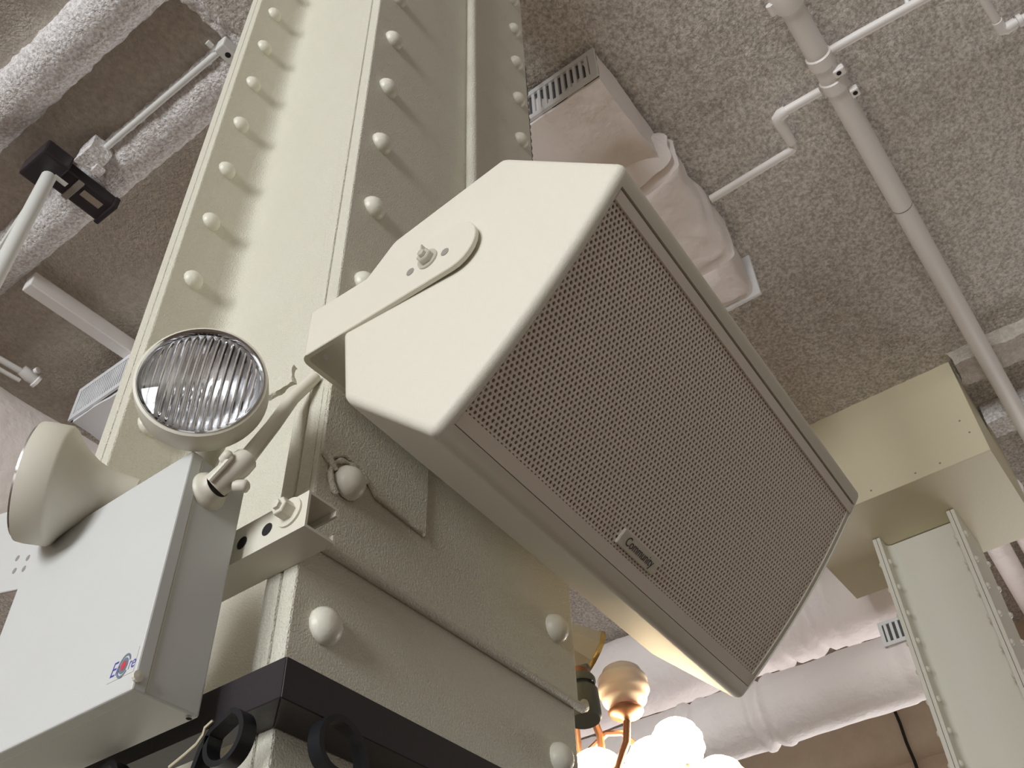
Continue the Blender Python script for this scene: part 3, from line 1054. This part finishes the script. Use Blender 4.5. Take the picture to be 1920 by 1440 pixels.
# ---------------------------------------------------------------- sprinkler main and branches
PZ = 3.62
mp = thing('sprinkler_main', 'thick white sprinkler main pipe running down the right of the ceiling', 'pipe', (3.7, 0.1, PZ - 0.05))
obj('pipe_run', T_([(1.7, 0.085, PZ), (7.5, 0.13, PZ)], 0.046, 20), 'pipe', mp, True)
obj('pipe_coupling', L_((2.005, 0.088, PZ), (1, 0.008, 0), [(0.046, -0.045), (0.056, -0.045), (0.060, -0.02), (0.060, 0.02), (0.056, 0.045), (0.046, 0.045)], 20), 'pipe', mp, True, 50)
obj('coupling_bolt', T_([(1.985, 0.150, PZ - 0.02), (2.03, 0.150, PZ - 0.02)], 0.016, 8), 'pipe', mp, True)
for xx in (2.325, 2.455):
    obj('pipe_coupling', L_((xx, 0.09, PZ), (1, 0.008, 0), [(0.046, -0.03), (0.053, -0.025), (0.053, 0.025), (0.046, 0.03)], 20), 'pipe', mp, True, 50)
obj('pipe_lug', B_(((2.375, 0.028, PZ - 0.055), (2.41, 0.075, PZ - 0.02)), bevel=0.006), 'pipe', mp)
obj('pipe_lug', B_(((2.495, 0.02, PZ - 0.055), (2.535, 0.055, PZ - 0.02)), bevel=0.006), 'pipe', mp)
obj('lug_hole', L_((2.39, 0.055, PZ - 0.0555), (0, 0, -1), [(0.010, 0), (0, 0.001)], 10), 'hole', mp)
obj('lug_hole', L_((2.513, 0.038, PZ - 0.0555), (0, 0, -1), [(0.010, 0), (0, 0.001)], 10), 'hole', mp)
obj('pipe_ring', L_((3.215, 0.097, PZ), (1, 0.008, 0), [(0.0462, -0.003), (0.0468, 0), (0.0462, 0.003)], 20), 'greyhole', mp)
o = obj('branch_pipe', T_([(2.315, 0.05, PZ + 0.0), (2.32, -0.06, PZ), (2.355, -0.62, PZ)], 0.0185, 12), 'pipe', None, True)
tag(o, 'thin white branch pipe rising to the top right from the sprinkler main', 'pipe')
o = obj('hanger_rod', T_([(2.335, -0.27, PZ + 0.01), (2.25, -0.31, CEIL), (2.2, -0.33, CEIL)], 0.009, 8), 'pipe', None, True)
tag(o, 'slender white rod meeting the branch pipe at the top edge', 'rod')
PB = 3.62
k = PB / 3.7
pts = [(2.455, 0.15, PB), (2.45, 0.30, PB), (2.452, 0.325, PB), (2.463, 0.343, PB), (2.485, 0.347, PB), (2.60, 0.347, PB - 0.01), (2.625, 0.35, PB - 0.01), (2.632, 0.37, PB - 0.01), (2.64, 0.76, PB - 0.01)]
bp = thing('elbow_pipe', 'white elbowed branch pipe stepping left from the sprinkler main', 'pipe', (2.55, 0.4, PB - 0.03))
obj('pipe_run', T_(pts[:4], 0.019, 12), 'pipe', bp, True)
obj('elbow', T_(pts[1:6], [0.024, 0.026, 0.027, 0.026, 0.02], 14), 'pipe', bp, True)
obj('pipe_run', T_(pts[4:8], 0.015, 12), 'pipe', bp, True)
obj('pipe_run', T_(pts[6:], 0.018, 12), 'pipe', bp, True)
cp = thing('corner_pipe', 'white pipe elbow in the extreme top right corner of the ceiling', 'pipe', (2.6, -0.55, PZ - 0.03))
obj('pipe_run', T_([(2.44, -0.505, PZ), (2.62, -0.525, PZ)], 0.017, 10), 'pipe', cp, True)
obj('elbow', T_([(2.60, -0.523, PZ), (2.645, -0.527, PZ), (2.655, -0.545, PZ), (2.652, -0.58, PZ)], [0.02, 0.024, 0.024, 0.022], 12), 'pipe', cp, True)
obj('pipe_run', T_([(2.652, -0.57, PZ), (2.665, -0.9, PZ)], 0.017, 10), 'pipe', cp, True)
obj('collar', L_((2.653, -0.585, PZ), (0, -1, 0), [(0.018, 0), (0.026, 0.002), (0.026, 0.018), (0.018, 0.02)], 12), 'pipe', cp, True, 40)

# dark sprayed beam beside the casing, to the right
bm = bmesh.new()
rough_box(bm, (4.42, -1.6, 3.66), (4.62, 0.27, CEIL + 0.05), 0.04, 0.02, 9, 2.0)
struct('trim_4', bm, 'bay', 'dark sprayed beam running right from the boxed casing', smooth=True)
bm = bmesh.new()
rough_box(bm, (4.95, -1.6, 3.62), (5.12, 0.27, CEIL + 0.05), 0.04, 0.015, 9, 5.0)
struct('trim_5', bm, 'joist', 'pale sprayed beam right of the boxed casing', smooth=True)

# ---------------------------------------------------------------- big wrapped ducts at the lower right
dk = thing('wrapped_duct', 'large white wrapped duct above the chandelier below the loudspeaker corner', 'duct', (5.9, 2.4, 3.1))
obj('duct_body', wrapped(((5.85, 1.0, 3.425), (5.85, 4.6, 3.425)), 0.28, 150, 44, 0.016, 3.2, 1.0, 1.0, [(0.62, 0.05, 0.018), (0.78, 0.035, -0.03), (0.86, 0.04, 0.02), (1.02, 0.03, -0.03), (1.10, 0.05, 0.02)]), 'wrap', dk, True, 60)
dk2 = thing('wrapped_duct', 'banded white wrapped duct along the bottom right behind the distant column', 'duct', (5.8, 2.4, 2.62))
obj('duct_body', wrapped(((5.80, 0.75, 2.83), (5.80, 4.6, 2.83)), 0.212, 200, 44, 0.010, 3.4, 7.0, 1.0, [(0.55, 0.04, -0.010), (1.40, 0.035, 0.016), (1.47, 0.025, -0.022), (1.53, 0.03, 0.016), (1.90, 0.035, 0.016), (1.97, 0.025, -0.022), (2.03, 0.03, 0.016), (2.7, 0.04, -0.015)]), 'wrap', dk2, True, 60)
register(dk2, 5.57, 1.09, 1.345, 2.875, 3.03, 6, 0.022)
obj('register_duct', B_(((5.575, 1.10, 2.88), (5.72, 1.335, 3.025)), bevel=0.01), 'wrap', dk2)
ob = obj('cross_beam', B_(((6.3, 3.3, 3.6), (6.5, 7.0, CEIL)), bevel=0.01), 'wood')
tag(ob, 'dark brown beam above the large white duct left of the loudspeaker', 'beam')
M['soffit'] = mat('brown_soffit', (0.60, 0.48, 0.36), 0.8, bump=[(20, 0.3, 0.01)], var=(5, 0.3, (0.48, 0.38, 0.28)))
bm = B_(((7.55, -0.2, 2.98), (8.2, 7.0, CEIL + 0.02)), ((7.50, -0.2, 2.62), (8.2, 7.0, 2.97)), bevel=0.004)
struct('trim_6', bm, 'soffit', 'brown panelled soffit below the banded duct at the bottom right')
o = obj('dark_cable', T_([(7.47, 1.885, 3.40), (7.47, 1.87, 3.25), (7.46, 1.865, 3.10), (7.46, 1.85, 2.95), (7.45, 1.84, 2.6)], 0.012, 8), 'hole', None, True)
tag(o, 'thin dark cable hanging below the banded duct', 'cable')
pr = thing('ceiling_pipe', 'pale pipes behind the right side of the distant column', 'pipe', (6.9, 0.5, 3.3))
obj('pipe_run', T_([(5.39, 0.55, 3.42), (7.54, 0.66, 3.42)], 0.07, 14), 'wrap', pr, True)
obj('pipe_run', T_([(5.39, 0.36, 3.45), (7.54, 0.44, 3.45)], 0.09, 14), 'wrap', pr, True)

# ---------------------------------------------------------------- chandelier
ch = thing('chandelier', 'copper chandelier with ribbed glass globes under the loudspeaker corner', 'chandelier', (1.66, 1.06, 0.50))


def globe(c, r, axis, mat_, parent):
    prof = [(r * 0.42, -r * 0.98)]
    for k in range(1, 25):
        th = math.pi * (0.12 + 0.88 * k / 24)
        rr = r * math.sin(th) * (1 + 0.035 * math.sin(k * 1.55))
        prof.append((max(rr, 0), -r * math.cos(th) * 1.05))
    prof[-1] = (0, r * 1.05)
    return obj('glass_globe', L_(c, axis, prof, 28), mat_, parent, True, 80)


hub = V((1.66, 1.06, 0.70))
gl = [((1.640, 0.922, 0.945), 'opal', 0.052), ((1.665, 1.018, 0.790), 'lit', 0.060), ((1.715, 0.912, 0.800), 'lit', 0.060), ((1.760, 0.880, 0.853), 'lit', 0.054), ((1.80, 0.820, 0.765), 'lit', 0.058)]
for (c, mt, r) in gl:
    c = V(c)
    ax = V((0.03, 0.02, 1)).normalized()
    globe(c, r, ax, mt, ch)
    b0 = c - ax * (r * 0.98)
    obj('globe_cup', L_(b0, ax, [(0.006, -0.022), (0.012, -0.014), (0.032, -0.008), (0.036, -0.001), (0.034, 0.004), (0.022, 0.004), (0.020, 0.012), (0, 0.012)], 20), 'copper', ch, True, 50)
    d = (V((hub.x, hub.y, 0)) - V((c.x, c.y, 0)))
    pts = [b0 - ax * 0.02, b0 + V((0, 0, -0.06)) + d * 0.05, b0 + V((0, 0, -0.10)) + d * 0.25, b0 + V((0, 0, -0.12)) + d * 0.5, V((hub.x, hub.y, min(hub.z, b0.z - 0.1))) - d * 0.15, V((hub.x, hub.y, min(hub.z, b0.z - 0.08)))]
    obj('arm', T_(pts, 0.0075, 10), 'copper', ch, True)
obj('centre_post', L_((hub.x, hub.y, 0.50), (0, 0, 1), [(0, 0), (0.02, 0.02), (0.03, 0.06), (0.014, 0.10), (0.03, 0.15), (0.036, 0.19), (0.016, 0.24), (0.012, 0.42), (0.02, 0.46), (0.008, 0.50), (0.008, 0.66), (0, 0.662)], 18), 'copper', ch, True, 60)
obj('arm', T_([(1.68, 1.04, 0.862), (1.68, 0.995, 0.885), (1.69, 0.962, 0.880), (1.705, 0.940, 0.845), (1.712, 0.932, 0.80), (1.72, 0.93, 0.74)], 0.0065, 8), 'copper', ch, True)
obj('arm', T_([(1.66, 1.035, 0.95), (1.665, 1.015, 0.92), (1.67, 1.005, 0.88), (1.68, 1.01, 0.82)], 0.008, 8), 'copper', ch, True)
# ivory shade with a gold rim on the stem
sc_ = V((1.4866, 0.9018, 0.9469))
sax = V((0.79, -0.468, -0.38)).normalized()
shd = obj('shade', L_(sc_, sax, [(0.050, 0.0), (0.049, -0.004), (0.044, -0.03), (0.036, -0.06), (0.018, -0.075), (0, -0.077)], 8), 'ivory', ch)
obj('gold_rim', L_(sc_, sax, [(0.046, -0.002), (0.052, -0.002), (0.053, 0.003), (0.052, 0.007), (0.046, 0.007), (0.046, -0.002)], 16), 'gold', shd, True)
obj('shade_stem', T_([sc_ - sax * 0.07, sc_ - sax * 0.07 + V((0.04, 0.06, -0.05)), (hub.x, hub.y, 0.93)], 0.006, 8), 'copper', ch, True)
src = [None, None]
nl = int((CEIL - 0.02 - 1.17) / 0.024)
for k in range(nl):
    z = 1.172 + 0.024 * k
    if src[k % 2] is None:
        bm = bmesh.new()
        pts = []
        for q in range(13):
            a = 2 * math.pi * q / 12
            u, zz = 0.0065 * math.cos(a), 0.0145 * math.sin(a)
            pts.append(((u, 0, zz) if k % 2 else (0, u, zz)))
        tube(bm, pts, 0.0024, 6)
        src[k % 2] = obj('chain_link', bm, 'fixture', ch, True)
        src[k % 2].location = -ch.location + V((hub.x, hub.y, z))
    else:
        copy_part(src[k % 2], ch, (hub.x, hub.y, z))

# grey conduit fitting on the column's right edge
fx = thing('conduit_fitting', 'dark grey green conduit fitting at the right edge of the column', 'fitting', (1.04, 0.65, 0.57))
ft = V((1.035, 0.645, 0.598))
obj('fitting_body', L_(ft, (0.05, 0.1, 1), [(0, -0.028), (0.020, -0.028), (0.023, -0.022), (0.023, 0.014), (0.017, 0.020), (0.017, 0.028), (0.012, 0.032), (0, 0.034)], 20), 'fixture', fx, True, 40)
obj('fitting_collar', L_(ft + V((0, 0, 0.022)), (0.05, 0.1, 1), [(0.019, 0), (0.0205, 0.003), (0.0205, 0.008), (0.019, 0.011)], 20), 'fixture', fx, True, 40)
obj('fitting_cap', L_(ft + V((0.002, 0.003, 0.036)), (0.05, 0.1, 1), [(0.016, 0), (0.015, 0.008), (0.008, 0.014), (0, 0.016)], 16), 'copper', fx, True, 40)
obj('wing_nut', B_(((1.046, 0.640, 0.640), (1.056, 0.655, 0.658)), bevel=0.003), 'fixture', fx)
obj('rod', T_([(0.51, 0.5960, 0.5435), (0.955, 0.5960, 0.5435), (0.972, 0.603, 0.553), (1.018, 0.632, 0.585)], 0.0058, 10), 'paint', fx, True)

# ---------------------------------------------------------------- windows in the left wall
for i, (y0, y1) in enumerate(WIN_BAYS):
    bm = bmesh.new()
    z0, z1 = WIN_Z
    for a, b in (((y0, z0), (y0 + 0.06, z1)), ((y1 - 0.06, z0), (y1, z1)), ((y0, z0), (y1, z0 + 0.06)), ((y0, z1 - 0.06), (y1, z1)), (((y0 + y1) / 2 - 0.025, z0), ((y0 + y1) / 2 + 0.025, z1)), ((y0, 1.2), (y1, 1.25))):
        box(bm, (WIN_X - 0.04, a[0], a[1]), (WIN_X + 0.04, b[0], b[1]))
    struct('window_%d' % (i + 1), bm, 'vent', 'white framed tall window, bay %d of the window wall' % (i + 1))
